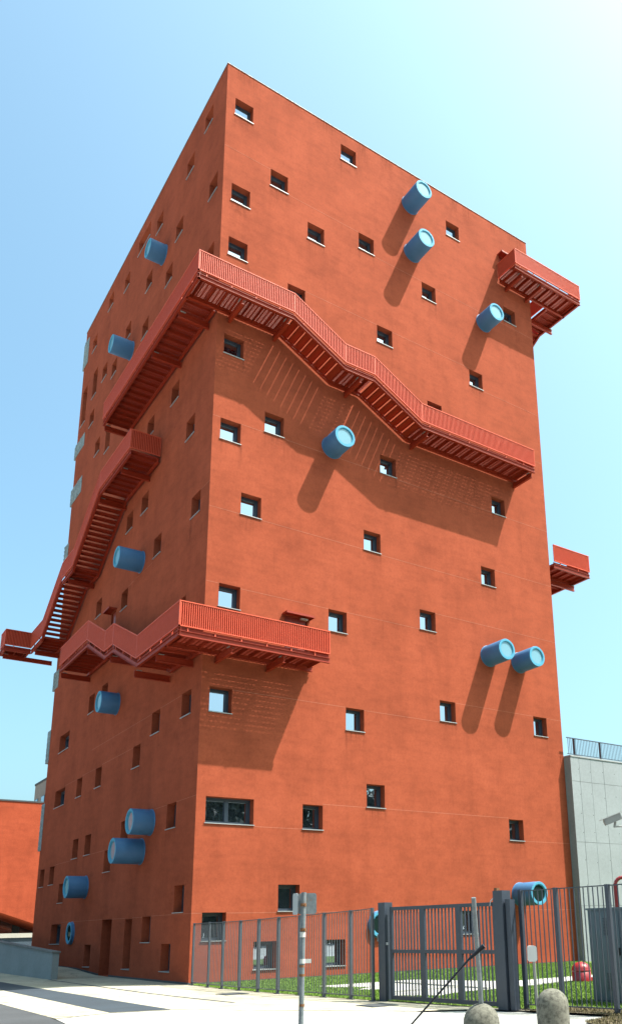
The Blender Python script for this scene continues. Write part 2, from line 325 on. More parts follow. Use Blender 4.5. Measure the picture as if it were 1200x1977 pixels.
RDOUBLE = (0.34, 2.11, 5.12, 6.02)
RDOOR = (3.20, 4.16, 11.22, 13.10); LDOORLOW = (8.08, 9.34, 0.02, 2.17); LDOOR = (10.55, 11.20, 13.98, 16.10); URDOOR = (15.62, 16.5, 34.46, 36.1)
tower = empty('tower_building', (0, 0, 0), 'tall terracotta red plaster tower with scattered square windows and blue tubes', 'building')

ROOF = 34.0
def holes_wall(name, side, U1, holes):
    """plaster wall with rectangular openings and their reveals"""
    us = sorted({0.0, U1} | {h[0] for h in holes} | {h[1] for h in holes}); zs = sorted({0.0, H, ROOF} | {h[2] for h in holes} | {h[3] for h in holes})
    def P(u, d, z): return (u, d, z) if side == 'R' else (d, u, z)
    mb = MB()
    def quad(u0, u1, z0, z1):
        q = [P(u0,0,z0), P(u1,0,z0), P(u1,0,z1), P(u0,0,z1)]
        if side == 'L': q = q[::-1]
        mb.add(q, [(0,1,2,3)])
        if z0 >= ROOF-1e-6:      # inner face of the terrace parapet
            a_, b_ = max(u0, 0.4), min(u1, U1-0.4)
            if b_ > a_:
                q = [P(a_,0.4,z0), P(b_,0.4,z0), P(b_,0.4,z1), P(a_,0.4,z1)]
                mb.add(q[::-1] if side == 'R' else q, [(0,1,2,3)])
    for z0, z1 in zip(zs[:-1], zs[1:]):
        if z1-z0 < 1e-6: continue
        zc = (z0+z1)/2; start = None
        for u0, u1 in zip(us[:-1], us[1:]):
            uc = (u0+u1)/2
            inh = any(h[0] < uc < h[1] and h[2] < zc < h[3] for h in holes)
            if inh:
                if start is not None: quad(start, u0, z0, z1); start = None
            elif start is None: start = u0
        if start is not None: quad(start, U1, z0, z1)
    for h in holes:
        a, b, c, d = h[:4]; r = h[4] if len(h) > 4 else 0.40
        ring = [(a,c),(b,c),(b,d),(a,d)]
        for i in range(4):
            (p, q), (s, t) = ring[i], ring[(i+1) % 4]
            qd = [P(p,0,q), P(p,r,q), P(s,r,t), P(s,0,t)]
            mb.add(qd if side == 'R' else qd[::-1], [(0,1,2,3)])
    return mb.build(name, M['plaster'], tower)
Rholes = [(x, x+TW, z-TH, z) for x, z in RW] + [RDOUBLE, RDOOR+(0.15,), URDOOR+(0.15,)]
Lholes = [(y, y+LWD, z-LH, z) for y, z in LW] + LBIG + [LDOORLOW+(0.7,), LDOOR+(0.15,)]
holes_wall('front_wall', 'R', W, Rholes); holes_wall('side_wall', 'L', D, Lholes)
mb = MB(); mb.add([(W,0,0),(W,D,0),(W,D,H),(W,0,H)], [(0,1,2,3)]); mb.build('side_wall', M['plaster'], tower)
mb = MB(); mb.add([(W,D,0),(0,D,0),(0,D,H),(W,D,H)], [(0,1,2,3)]); mb.build('back_wall', M['plaster'], tower)
mb = MB(); mb.add([(0.01,0.01,ROOF+.01),(W-.01,0.01,ROOF+.01),(W-.01,D-.01,ROOF+.01),(0.01,D-.01,ROOF+.01)], [(0,1,2,3)]); mb.build('roof', M['concdark'], tower)
mb = MB(); o_ = 0.025
mb.box(-o_, W+o_, -o_, 0.42, H, H+0.018); mb.box(-o_, W+o_, D-0.42, D+o_, H, H+0.018); mb.box(-o_, 0.42, 0.422, D-0.422, H, H+0.017); mb.box(W-0.42, W+o_, 0.422, D-0.422, H, H+0.017)
mb.build('roof_coping', M['coping'], tower)
mb = MB(); mb.box(-0.012, 0.03, -0.012, 8.07, -0.02, 0.065); mb.build('plinth', M['plinth'], tower)
mb = MB(); mb.pbar((-0.012,9.35,0), (-0.012,12.6,0.16), (1,0,0), 0, 0.04, -0.02, 0.075); mb.pbar((-0.012,12.6,0.16), (-0.012,D,0.24), (1,0,0), 0, 0.04, -0.02, 0.075); mb.build('plinth', M['plinth'], tower)
mb = MB(); mb.box(0.035, W, -0.012, 0.03, -0.02, 0.05); mb.build('plinth', M['plinth'], tower)

# windows: frame > pane, sill; alike windows share their meshes
MESH = {}
def window_meshes(side, w_, h_, mullion=False, gl='glass'):
    key = (side, round(w_, 3), round(h_, 3), mullion, gl)
    if key in MESH: return MESH[key]
    t = 0.075; e = 0.004
    def bx(mb, u0, u1, d0, d1, z0, z1):
        if side == 'R': mb.box(u0, u1, d0, d1, z0, z1)
        else: mb.box(d0, d1, u0, u1, z0, z1)
    fr = MB(); d0, d1 = REC-0.05, REC+0.05
    bx(fr, e, t, d0, d1, e, h_-e); bx(fr, w_-t, w_-e, d0, d1, e, h_-e); bx(fr, t, w_-t, d0+.001, d1, e, t); bx(fr, t, w_-t, d0+.001, d1, h_-t, h_-e)
    # inner sash
    s = 0.035
    bx(fr, t, t+s, d0+.02, d1, t, h_-t); bx(fr, w_-t-s, w_-t, d0+.02, d1, t, h_-t); bx(fr, t+s, w_-t-s, d0+.021, d1, t, t+s); bx(fr, t+s, w_-t-s, d0+.021, d1, h_-t-s, h_-t)
    if mullion: bx(fr, w_/2-0.07, w_/2+0.07, d0+.002, d1, t+s, h_-t-s)
    pn = MB()
    if side == 'R': pn.add([(t,REC+.03,t),(w_-t,REC+.03,t),(w_-t,REC+.03,h_-t),(t,REC+.03,h_-t)], [(0,1,2,3)])
    else: pn.add([(REC+.03,w_-t,t),(REC+.03,t,t),(REC+.03,t,h_-t),(REC+.03,w_-t,h_-t)], [(0,1,2,3)])
    sl = MB(); bx(sl, -0.03, w_+0.03, -0.038, -0.002, -0.018, 0.010); bx(sl, 0.003, w_-0.003, -0.0019, d0-0.002, 0.002, 0.0095)
    MESH[key] = (fr.mesh('window'), pn.mesh('pane'), sl.mesh('sill'))
    for me, mt in zip(MESH[key], ('frame', gl, 'sill')): me.materials.append(M[mt])
    return MESH[key]
def window(side, u, z, w_, h_, mullion=False):
    fm, pm, sm = window_meshes(side, w_, h_, mullion, 'clear' if z > 35 else 'glass')
    loc = (u, 0, z) if side == 'R' else (0, u, z)
    f = obj('window', fm, None, tower, loc=loc)
    for nm, me in (('pane', pm), ('sill', sm)):
        c = bpy.data.objects.new(nm, me); COL.objects.link(c); c.parent = f
for x, z in RW: window('R', x, z-TH, TW, TH)
window('R', RDOUBLE[0], RDOUBLE[2], RDOUBLE[1]-RDOUBLE[0], RDOUBLE[3]-RDOUBLE[2], True)
for y, z in LW: window('L', y, z-LH, LWD, LH)
for a, b, c, d in LBIG: window('L', a, c, b-a, d-c, (b-a) > 1.3)
# doors behind the galleries
def door(side, r, canopy=True):
    u0, u1, z0, z1 = r[:4]
    def bx(mb, a, b, d0, d1, c, d): return mb.box(a, b, d0, d1, c, d) if side == 'R' else mb.box(d0, d1, a, b, c, d)
    mb = MB(); bx(mb, u0+.003, u1-.003, 0.08, 0.14, z0, z1-.003); bx(mb, u0+.06, u1-.06, 0.07, 0.08, z0+.08, z1-.07)
    dr = mb.build('door', M['door'], tower)
    mb = MB(); bx(mb, u0+.10, u0+.22, 0.02, 0.04, z0+1.0, z0+1.025); bx(mb, u0+.10, u0+.125, 0.04, 0.07, z0+1.0, z0+1.025); h = mb.build('handle', M['galv']); h.parent = dr
    if canopy:
        mb = MB(); bx(mb, u0-0.12, u1+0.12, -0.36, -0.003, z1+.03, z1+.05); bx(mb, u0-0.12, u1+0.12, -0.38, -0.36, z1-.03, z1+.05); bx(mb, u0-.12, u0-.10, -0.36, -0.003, z1-.03, z1+.03); bx(mb, u1+.10, u1+.12, -0.36, -0.003, z1-.03, z1+.03)
        mb.build('door_canopy', M['steel'], tower)
        if side == 'L': return
        mb = MB(); bx(mb, u1-0.34, u1-0.06, -0.16, -0.05, z1-0.10, z1-0.04); mb.build('door_lamp', M['whitep'], tower)
door('R', RDOOR); door('L', LDOOR); door('R', URDOOR)
mb = MB(); mb.box(0.62, 0.69, LDOORLOW[0]+.003, LDOORLOW[1]-.003, 0.03, LDOORLOW[3]-.003); mb.build('door', M['door'], tower)

# plaster joints
RJ = [(0,1.26,16.76),(2.12,6.8,16.74),(7.64,13.2,16.69),(14.06,W,17.55),(0,0.51,13.78),(1.35,5.1,13.75),(5.96,9.6,13.77),(10.45,W,14.65),(1.17,5.88,9.85),(6.73,10.5,9.83),(11.38,15.94,10.77),(16.79,W,10.77),(4.88,6.8,6.03),(7.66,14.08,6.03),(14.94,W,5.08),(2.12,4.03,5.08),(0,0.36,2.19),(1.22,11.28,2.19),(12.14,W,2.2),(3.93,7.63,28.1),(8.49,13.09,28.08),(13.95,W,27.1),(0,0.31,20.58),(1.17,2.16,20.58),(3.03,7.68,20.58),(8.54,14.1,20.52),(14.96,W,20.5),(3.01,6.68,32.74),(0,2.15,33.6),(7.54,10.3,31.83),(11.16,W,31.8),(8.5,10.4,24.3),(11.26,W,24.3)]
LJ = [(0,3.69,2.19),(4.6,5.67,2.17),(6.51,8.07,2.17),(9.36,15.6,2.18),(0,1.77,6.03),(2.68,6.81,6.03),(9.74,11.8,5.0),(14.7,17.6,4.95),(6.85,10.95,8.88),(11.86,13.95,8.84),(14.86,16.9,8.8),(1.76,3.9,9.9),(4.82,12.9,9.86),(0,0.85,17.8),(5.85,8.95,16.7)]
for a, b, z in RJ: MB().box(a+.002, b-.002, -0.003, 0.003, z-0.008, z+0.008).build('plaster_joint', M['joint'], tower)
for a, b, z in LJ: MB().box(-0.003, 0.003, a+.002, b-.002, z-0.007, z+0.007).build('plaster_joint', M['joint'], tower)

def stain_mat():
    m = bpy.data.materials.new('rain_stain'); m.use_nodes = True; nt = m.node_tree; b = nt.nodes['Principled BSDF']; b.inputs['Base Color'].default_value = (0.075, 0.028, 0.020, 1); b.inputs['Roughness'].default_value = 1.0; b.inputs['Specular IOR Level'].default_value = 0
    uv = N(nt, 'ShaderNodeUVMap'); sp_ = N(nt, 'ShaderNodeSeparateXYZ'); nt.links.new(uv.outputs[0], sp_.inputs[0])
    n = noise(nt, pos(nt, (22, 22, 1.1)), 1.0, 4, 0.6); a1 = N(nt, 'ShaderNodeMath', operation='MULTIPLY')
    nr = ramp(nt, n, [(0.40, (0, 0, 0)), (0.72, (1, 1, 1))]); yr = ramp(nt, sp_.outputs[1], [(0.0, (0, 0, 0)), (1.0, (0.34, 0.34, 0.34))]); xr = ramp(nt, sp_.outputs[0], [(0.0, (0, 0, 0)), (0.25, (1, 1, 1)), (0.75, (1, 1, 1)), (1.0, (0, 0, 0))])
    a2 = N(nt, 'ShaderNodeMath', operation='MULTIPLY'); nt.links.new(nr, a1.inputs[0]); nt.links.new(yr, a1.inputs[1]); nt.links.new(a1.outputs[0], a2.inputs[0]); nt.links.new(xr, a2.inputs[1]); nt.links.new(a2.outputs[0], b.inputs['Alpha'])
    return m
M['stain'] = stain_mat()
def stain(side, u0, u1, z0, z1):
    q = [(u0,z0),(u1,z0),(u1,z1),(u0,z1)]; P = [((u,-0.0015,z) if side == 'R' else (-0.0015,u,z)) for u, z in q]
    mb = MB().add(P, [(0,1,2,3)]); o = mb.build('rain_stain', M['stain'], tower); uvl = o.data.uv_layers.new(name='UVMap')
    for i, c in enumerate([(0,0),(1,0),(1,1),(0,1)]): uvl.data[i].uv = c
rs = random.Random(3)
for side, lst, w_, h_ in (('R', RW, TW, TH), ('L', LW, LWD, LH)):
    for u, z in lst:
        if z-h_ < 2.6: continue
        for uu in (u-0.05, u+w_-0.09):
            if rs.random() < 0.75: stain(side, uu, uu+rs.uniform(0.10, 0.22), z-h_-0.022-rs.uniform(0.5, 1.5), z-h_-0.022)
        if rs.random() < 0.5: stain(side, u+0.05, u+w_-0.05, z-h_-0.022-rs.uniform(0.4, 1.0), z-h_-0.022)
k_ = 0.3
while k_ < W-1.4:
    wd_ = rs.uniform(0.5, 1.6); stain('R', k_, k_+wd_, H-rs.uniform(0.6, 2.2), H-0.003); k_ += wd_+rs.uniform(0.1, 1.5)

# blue tubes: body > rim, pane
def tube_window(side, u, z, h):
    ax = 'Y-' if side == 'R' else 'X-'; c = (u, 0, z) if side == 'R' else (0, u, z); r = 0.475
    b = MB().lathe(c, [(r, -0.01), (r, h-0.012), (r-0.012, h), ], 48, ax).build('blue_tube', M['blue'], tower)
    rim = MB().lathe(c, [(r-0.012, h), (r-0.10, h+0.001)], 48, ax, False); rim.lathe(c, [(r-0.10, h+0.001), (r-0.105, h-0.02), (r-0.135, h-0.02), (r-0.14, h-0.05)], 48, ax, False)
    fl = MB().lathe(c, [(r+0.001, 0.03), (r+0.022, 0.028), (r+0.022, 0.001)], 48, ax).build('flange', M['blue']); fl.parent = b
    o = rim.build('rim', M['bluerim']); o.parent = b; b['_w'] = (0, 0, 0)
    g = MB(); n = 48; hh = h-0.048
    pts = [((u+(r-.139)*math.cos(t), -hh, z+(r-.139)*math.sin(t)) if side == 'R' else (-hh, u+(r-.139)*math.cos(t), z+(r-.139)*math.sin(t))) for t in [2*math.pi*i/n for i in range(n)]]
    g.add(pts, [tuple(range(n))]); o = g.build('pane', M['tubedark' if (h < 0.2 or z < 3) else 'tubeglass']); o.parent = b
for u, z, h in [(9.73,36.02,1.17),(9.78,33.18,1.17),(14.24,31.2,1.02),(5.26,20.95,1.05),(13.43,13.22,1.20),(15.28,13.22,1.17),(14.52,2.84,1.14),(7.30,1.73,0.13)]: tube_window('R', u, z, h)
for u, z, h in [(6.98,33.29,0.80),(11.2,30.55,1.04),(7.35,17.27,1.08),(9.43,11.32,0.80),(4.28,5.58,0.80),(5.17,4.58,1.09),(12.1,3.61,0.83),(13.7,1.68,0.14)]: tube_window('L', u, z, h)

# pale serrated corner screens at the far end of the shaded side
for y0, y1, z0, z1 in [(20.15,21.32,35.45,37.30),(19.25,21.42,29.25,30.10),(19.0,21.35,26.1,27.15),(20.72,21.6,22.6,23.6),(20.25,21.5,14.75,15.8),(20.88,21.6,10.65,12.45),(20.76,21.45,5.92,8.40)]:
    sc = MB().box(-0.02, 1.2, y0, y1-0.10, z0, z1).build('corner_screen', M['screen'], tower); sc['_w'] = (0, 0, 0)
    ny = max(2, round((y1-0.1-y0)/0.28)); nz = max(2, round((z1-z0)/0.28)); dy = (y1-0.1-y0)/ny; dz = (z1-z0)/nz
    for j in range(nz):
        za = z0+j*dz
        for i in range(ny):
            ya = y0+i*dy; k = 0.03+0.05*((i*7+j*3) % 3)/2
            t = MB().add([(-0.02,ya,za),(-0.02,ya+dy,za),(-0.02,ya+dy,za+dz),(-0.02,ya,za+dz),(-0.02-k,ya+dy*.35,za+dz*.6)], [(1,0,4),(2,1,4),(3,2,4),(0,3,4)])
            o = t.build('tile', M['screen']); o.parent = sc
        for i in range(3):
            xa = -0.02+i*0.4; k = 0.06+0.08*((i+j) % 2); yb = y1-0.10
            t = MB().add([(xa,yb,za),(xa+.4,yb,za),(xa+.4,yb,za+dz),(xa,yb,za+dz),(xa+.1,yb+k,za+dz*.7)], [(0,1,4),(1,2,4),(2,3,4),(3,0,4)])
            o = t.build('tile', M['screen']); o.parent = sc

# ------------------------------------------------------------------ steel galleries and stairs
NIN = {'R': (0, 1, 0), 'L': (1, 0, 0), 'E': (-1, 0, 0), 'B': (0, -1, 0)}
def ibeam(mb, P, Q, n, o0, z0, z1, wf=0.10, t=0.014):
    mb.pbar(P, Q, n, o0, o0+wf, z0, z0+t); mb.pbar(P, Q, n, o0, o0+wf, z1-t, z1); mb.pbar(P, Q, n, o0+wf/2-t/2, o0+wf/2+t/2, z0+t, z1-t)
def gallery(name, loc, label, segs, cants, b=1.34, decks=()):
    """segs: (P, Q, side, mode, d0, d1): outer rail-top line P->Q; mode 'deck', 'stair', 'rail'; d0/d1 trims of the deck"""
    g = empty(name, loc, label, 'steel gallery', 'red steel galleries hung on the tower')
    bars = MB()
    for P, Q, side, mode, d0, d1 in segs:
        P = Vector(P); Q = Vector(Q); n = Vector(NIN[side]); d = Q-P; L = Vector((d.x, d.y, 0)).length; u = d/L
        k = max(1, round(L/0.0755))
        for i in range(k+1):
            c = P+u*(L*i/k); hw = 0.0125
            if i == 0: c = c+u*hw
            if i == k: c = c-u*hw
            bars.pbar(c-u*hw, c+u*hw, n, 0.008, 0.0455, -0.8648, -0.0352)
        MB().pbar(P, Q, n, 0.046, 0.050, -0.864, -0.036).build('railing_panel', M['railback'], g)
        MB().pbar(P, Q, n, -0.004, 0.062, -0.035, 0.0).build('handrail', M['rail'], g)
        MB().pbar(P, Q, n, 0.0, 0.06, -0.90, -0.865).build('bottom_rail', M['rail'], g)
        if mode == 'rail': continue
        mb = MB(); ibeam(mb, P, Q, n, 0.02, -1.235, -1.045); mb.build('edge_beam', M['steel'], g)
        mb = MB(); ibeam(mb, P+u*d0, Q-u*d1, n, b-0.13, -1.235, -1.045); mb.build('wall_beam', M['steel'], g)
        kp = max(1, round(L/1.05))
        for i in range(kp):
            c = P+u*(L*(i+0.35)/kp); MB().pbar(c-u*.02, c+u*.02, n, 0.03, 0.065, -1.045, -0.90).build('rail_post', M['rail'], g)
        if mode == 'deck':
            A = P+u*d0; B = Q-u*d1; LL = (B-A).length
            gr = MB(); q = int((b-0.10)/0.070)
            for i in range(q):
                o0 = 0.10+i*0.070; gr.pbar(A, B, n, o0, o0+0.0555, -1.018, -1.0)
            for i in range(int(LL/0.16)):
                c = A+u*(0.16*i+.02); gr.pbar(c, c+u*0.05, n, 0.095, b-0.03, -1.035, -1.0182)
            gr.build('deck_grating', M['steel'], g, 'stuff')
            MB().pbar(P, Q, n, 0.085, 0.097, -1.04, -0.93).build('kick_plate', M['steel'], g)
            kj = max(2, round(LL/0.48))
            for i in range(kj):
                c = A+u*(LL*(i+0.5)/kj); mb = MB(); mb.pbar(c-u*.035, c+u*.035, n, 0.125, b-0.135, -1.052, -1.0365); mb.pbar(c-u*.008, c+u*.008, n, 0.125, b-0.135, -1.16, -1.0522); mb.build('joist', M['steel'], g)
        else:
            hi, lo = (P, Q) if P.z > Q.z else (Q, P); dd = lo-hi; LL = Vector((dd.x, dd.y, 0)).length; uu = Vector((dd.x, dd.y, 0))/LL
            nt_ = max(2, round(abs(dd.z)/0.166)); run = LL/nt_
            for i in range(nt_):
                c = hi+uu*(run*(i-0.02)); c.z = hi.z-1.0-abs(dd.z)*(i+1)/nt_
                mb = MB(); mb.pbar(c, c+uu*(run*1.05), n, 0.125, b-0.14, -0.035, 0.0); mb.pbar(c+uu*(run*1.01), c+uu*(run*1.05), n, 0.125, b-0.14, -0.075, -0.0352); mb.pbar(c, c+uu*(run*0.04), n, 0.125, b-0.14, -0.075, -0.0352)
                mb.build('stair_tread', M['steel'], g)
    bars.build('railing_bars', M['rail'], g, 'stuff')
    for P, Q in cants:   # cantilever I-beams, P at the wall, Q at the outer end (top of beam)
        P = Vector(P); Q = Vector(Q); d = (Q-P).normalized(); n = Vector((-d.y, d.x, 0))
        mb = MB(); ibeam(mb, P, Q, n, -0.06, -0.24, 0.0, 0.12, 0.016); mb.build('cantilever_beam', M['steel'], g)
        c = Q-d*0.16; MB().box(c.x-.10, c.x+.10, c.y-.10, c.y+.10, c.z+.001, c.z+0.022).build('bearing_plate', M['galv'], g)
    return g
a = 1.38; z1_, z2_, z3_ = 26.42, 25.09, 23.75
def cR(x, z, b=a): return ((x, -0.003, z-1.262), (x, -b+0.10, z-1.262))
def cL(y, z, b=a): return ((-0.003, y, z-1.262), (-b+0.10, y, z-1.262))
gallery('stair_gallery', (0, 0, 25), 'red steel gallery wrapping the near corner high up, stepping down to the right', [
    ((-a,10.3,z1_),(-a,-a,z1_),'L','deck',0,a), ((-a,-a,z1_),(2.70,-a,z1_),'R','deck',0.06,0), ((2.70,-a,z1_),(5.10,-a,z2_),'R','stair',0,0), ((5.10,-a,z2_),(6.56,-a,z2_),'R','deck',0,0),
    ((6.56,-a,z2_),(9.03,-a,z3_),'R','stair',0,0), ((9.03,-a,z3_),(15.80,-a,z3_),'R','deck',0,0), ((15.80,-a+.063,z3_),(15.80,-0.03,z3_),'E','rail',0,0), ((-a+.063,10.3,z1_),(-0.03,10.3,z1_),'B','rail',0,0)],
    [cR(0.5,z1_), cR(2.47,z1_), cR(5.88,z2_), cR(9.34,z3_), cR(15.6,z3_), cL(0.8,z1_), cL(3.72,z1_), cL(10.2,z1_)])
y1_, y2_, y3_ = 22.50, 20.06, 18.0
gallery('stair_gallery', (0, 10, 20), 'long red steel stair descending the shaded side to the far left corner', [
    ((-a+.063,5.60,y1_),(-0.03,5.60,y1_),'R','rail',0,0), ((-a,5.60,y1_),(-a,9.84,y1_),'L','deck',0,0), ((-a,9.84,y1_),(-a,13.62,y2_),'L','stair',0,0), ((-a,13.62,y2_),(-a,15.67,y2_),'L','deck',0,0),
    ((-a,15.67,y2_),(-a,18.98,y3_),'L','stair',0,0), ((-a,18.98,y3_),(-a,21.445,y3_),'L','deck',0,0), ((-2.7,21.45,y3_),(-a+0.062,21.45,y3_),'R','deck',0,0), ((-2.7,21.52,y3_),(-2.7,22.7,y3_),'L','deck',0,0)],
    [cL(6.9,y1_), cL(10.1,y1_), cL(14.6,y2_), cL(20.6,y3_), ((0.0,22.2,y3_-1.262),(-2.6,22.2,y3_-1.262))])
c_ = 1.46; x1_, x2_, x3_ = 12.22, 13.65, 14.97
gallery('stair_gallery', (0, 0, 11), 'lower red steel gallery wrapping the near corner with zigzag stair steps on the left', [
    ((-c_,14.1,x3_),(-c_,9.56,x3_),'L','deck',0,0), ((-c_,9.56,x3_),(-c_,6.84,x2_),'L','stair',0,0), ((-c_,6.84,x2_),(-c_,5.74,x2_),'L','deck',0,0), ((-c_,5.74,x2_),(-c_,2.72,x1_),'L','stair',0,0),
    ((-c_,2.72,x1_),(-c_,-c_,x1_),'L','deck',0,c_), ((-c_,-c_,x1_),(4.32,-c_,x1_),'R','deck',0.06,0), ((4.32,-c_+.063,x1_),(4.32,-0.03,x1_),'E','rail',0,0), ((-c_+.063,14.1,x3_),(-0.03,14.1,x3_),'B','rail',0,0)],
    [cL(0.82,x1_,c_), cL(3.07,x1_,c_), cL(6.2,x2_,c_), cL(9.7,x3_,c_), cL(14.3-.3,x3_,c_), cR(0.5,x1_,c_), cR(2.48,x1_,c_)], b=1.42)
e_ = 35.45
gallery('stair_gallery', (17, 0, 34), 'topmost red steel gallery projecting past the upper right corner of the tower', [
    ((15.43,-a+.063,e_),(15.43,-0.03,e_),'L','rail',0,0), ((15.43,-a,e_),(20.25,-a,e_),'R','deck',0,0), ((20.25,-a+.07,e_),(20.25,1.75,e_),'E','deck',1.32,0), ((20.25,1.75,e_),(20.25,6.2,e_-2.6),'E','stair',0,0),
    ((18.92,0.0,e_),(18.92,1.75,e_),'L','rail',0,0), ((18.92,1.75,e_),(18.92,6.2,e_-2.6),'L','rail',0,0)],
    [cR(15.93,e_), cR(17.37,e_), ((W+.003,1.0,e_-1.262),(20.4,1.0,e_-1.262)), ((W+.003,5.6,e_-3.7),(20.4,5.6,e_-3.7))])
h_ = 19.86
gallery('stair_gallery', (18, 1, 18), 'small red steel balcony jutting out past the right edge at mid height', [
    ((18.03,-0.1,h_),(20.60,-0.1,h_),'R','deck',0,0), ((20.60,-0.03,h_),(20.60,5.0,h_),'E','deck',1.30,0)],
    [((W+.003,1.15,h_-1.262),(20.7,1.15,h_-1.262)), ((W+.003,4.6,h_-1.262),(20.7,4.6,h_-1.262))])

# ------------------------------------------------------------------ other buildings and walls
an = empty('concrete_building', (17.7, -0.4, 0), 'pale fair faced concrete block attached to the right of the tower', 'building')
MB().box(W+0.004, 33, -0.385, 14, 0, 9.02).build('wall', M['concdark'], an)
xs = [W+0.004, 18.31, 19.08, 19.95, 21.6, 23.3, 25.0, 27, 29, 31, 33]; zs = [0.0, 2.35, 5.13, 7.89, 9.02]
for i in range(len(xs)-1):
    for j in range(4):
        MB().box(xs[i]+(0 if i == 0 else 0.008), xs[i+1]-0.008, -0.405+random.uniform(-.002, .002), -0.3851, zs[j]+0.007, zs[j+1]-0.007).build('panel', M['conc'], an)
MB().box(W+0.002, W+0.0035, -0.38, -0.003, 0, 9.0).build('side_panel', M['wallgrey'], an)
MB().box(W+0.003, 33.04, -0.43, 14, 9.022, 9.09).build('roof_edge', M['sill'], an)
hm = MB().tube((0,-0.0035,0), (0,0.004,0), 0.022, n=8).mesh('tie_hole'); hm.materials.append(M['plinth'])
for x in (18.24, 19.02, 19.9, 20.7, 21.5):
    for z in (1.2, 3.2, 4.3, 5.6, 6.35, 7.3, 8.4): obj('tie_hole', hm, None, an, loc=(x+random.uniform(-.02,.02), -0.405, z+random.uniform(-.08,.08)))
rr = MB().box(17.75, 33, -0.28, -0.24, 9.92, 9.96); rr.box(17.75, 33, -0.275, -0.245, 9.16, 9.19); rr.build('roof_railing', M['fence'], an)
bm = MB().box(-0.009, 0.009, -0.009, 0.009, 9.19, 9.92).mesh('railing_bar'); bm.materials.append(M['fence'])
for i in range(70): obj('railing_bar', bm, None, an, loc=(17.83+i*0.105, -0.26, 0))
pm = MB().box(-0.04, 0.04, -0.03, 0.03, 9.09, 9.94).mesh('railing_post'); pm.materials.append(M['fence'])
for x in (18.3, 20.08, 21.85, 23.6): obj('railing_post', pm, None, an, loc=(x, -0.20, 0))
mb = MB(); mb.path([(17.75,1.2,9.35),(18.9,1.2,9.85),(17.75,1.5,10.0)], 0.02, 6); mb.path([(19.3,1.4,9.3),(20.0,1.4,9.62),(20.5,1.4,9.6),(20.5,1.4,9.2)], 0.02, 6)
for x in (17.95,18.1,18.25,18.4,18.55,18.7,18.85,19.7,19.9,20.1,20.3): mb.tube((x,1.4,9.1),(x,1.4,9.55),0.012,n=6)
mb.build('stair_rail', M['fence'], an)

ob = empty('orange_building', (-2, 45, 0), 'bright orange low building with cantilevered body left behind the tower', 'building')
mb = MB(); x0, x1 = -20, 14; zb = lambda x: max(0.6, min(7.5, 3.38-0.345*(x-3.02)))
xm = -8.9

for xa, xb in ((x0, xm), (xm, 11.0), (11.0, x1)): mb.hexa([(xa,45,zb(xa)),(xb,45,zb(xb)),(xb,58,zb(xb)),(xa,58,zb(xa)),(xa,45,11.88),(xb,45,11.88),(xb,58,11.88),(xa,58,11.88)])
mb.build('wall', M['plaster2'], ob)
MB().box(x0-.03, x1+.03, 44.95, 58, 11.884, 12.0).build('roof_edge', M['plinth'], ob)
MB().box(-18, 12, 52, 57.5, 0, 5).build('base_wall', M['plinth'], ob)
for i in range(6): MB().box(-9+i*3, -6.6+i*3, 51.93, 51.99, 0.6, 2.9).build('window', M['glass'], ob)
pw = empty('parapet_wall', (-6, 38, 0), 'grey parapet wall with white coping beyond the low wall', 'wall')
MB().box(-20, 9, 38.0, 38.3, 0, 1.50).build('wall_body', M['shadewall'], pw); MB().box(-20, 9.05, 37.9, 38.4, 1.503, 1.80).build('coping', M['white'], pw)
MB().box(-20, 9, 37.7, 37.99, 0, 1.0).build('base_ledge', M['shadewall'], pw)
FX = 9.25
fb = empty('far_building', (12, 60, 0), 'sliver of a brownish building with one blue window behind the tower', 'building')
MB().box(FX, 24, 60, 66, 0, 16.6).build('wall', M['brick'], fb); MB().box(FX-.06, 24, 59.94, 66.06, 16.603, 16.8).build('roof_edge', M['plinth'], fb)
for y in (64.2, 61.5):
    for z in (13.6, 10.2):
        f = MB().box(FX-.05, FX-.003, y, y+1.3, z, z+1.5).build('window', M['frame'], fb); p = MB().box(FX-.06, FX-.051, y+.08, y+1.22, z+.08, z+1.42).build('pane', M['glass']); p.parent = f
lw = empty('low_wall', (-2.0, 8, 0), 'low grey rendered wall with flat coping beside the ramp at left', 'wall')
mb = MB(); mb.hexa([(-2.16,8.0,-0.02),(-1.92,8.0,-0.02),(-1.92,23.6,-0.02),(-2.16,23.6,-0.02),(-2.16,8.0,0.95),(-1.92,8.0,0.95),(-1.92,23.6,1.55),(-2.16,23.6,1.55)]); mb.build('wall_body', M['wallgrey'], lw)
mb = MB(); mb.hexa([(-2.20,7.96,0.953),(-1.88,7.96,0.953),(-1.88,23.6,1.553),(-2.20,23.6,1.553),(-2.20,7.96,1.01),(-1.88,7.96,1.01),(-1.88,23.6,1.61),(-2.20,23.6,1.61)]); mb.build('coping', M['concdark'], lw)

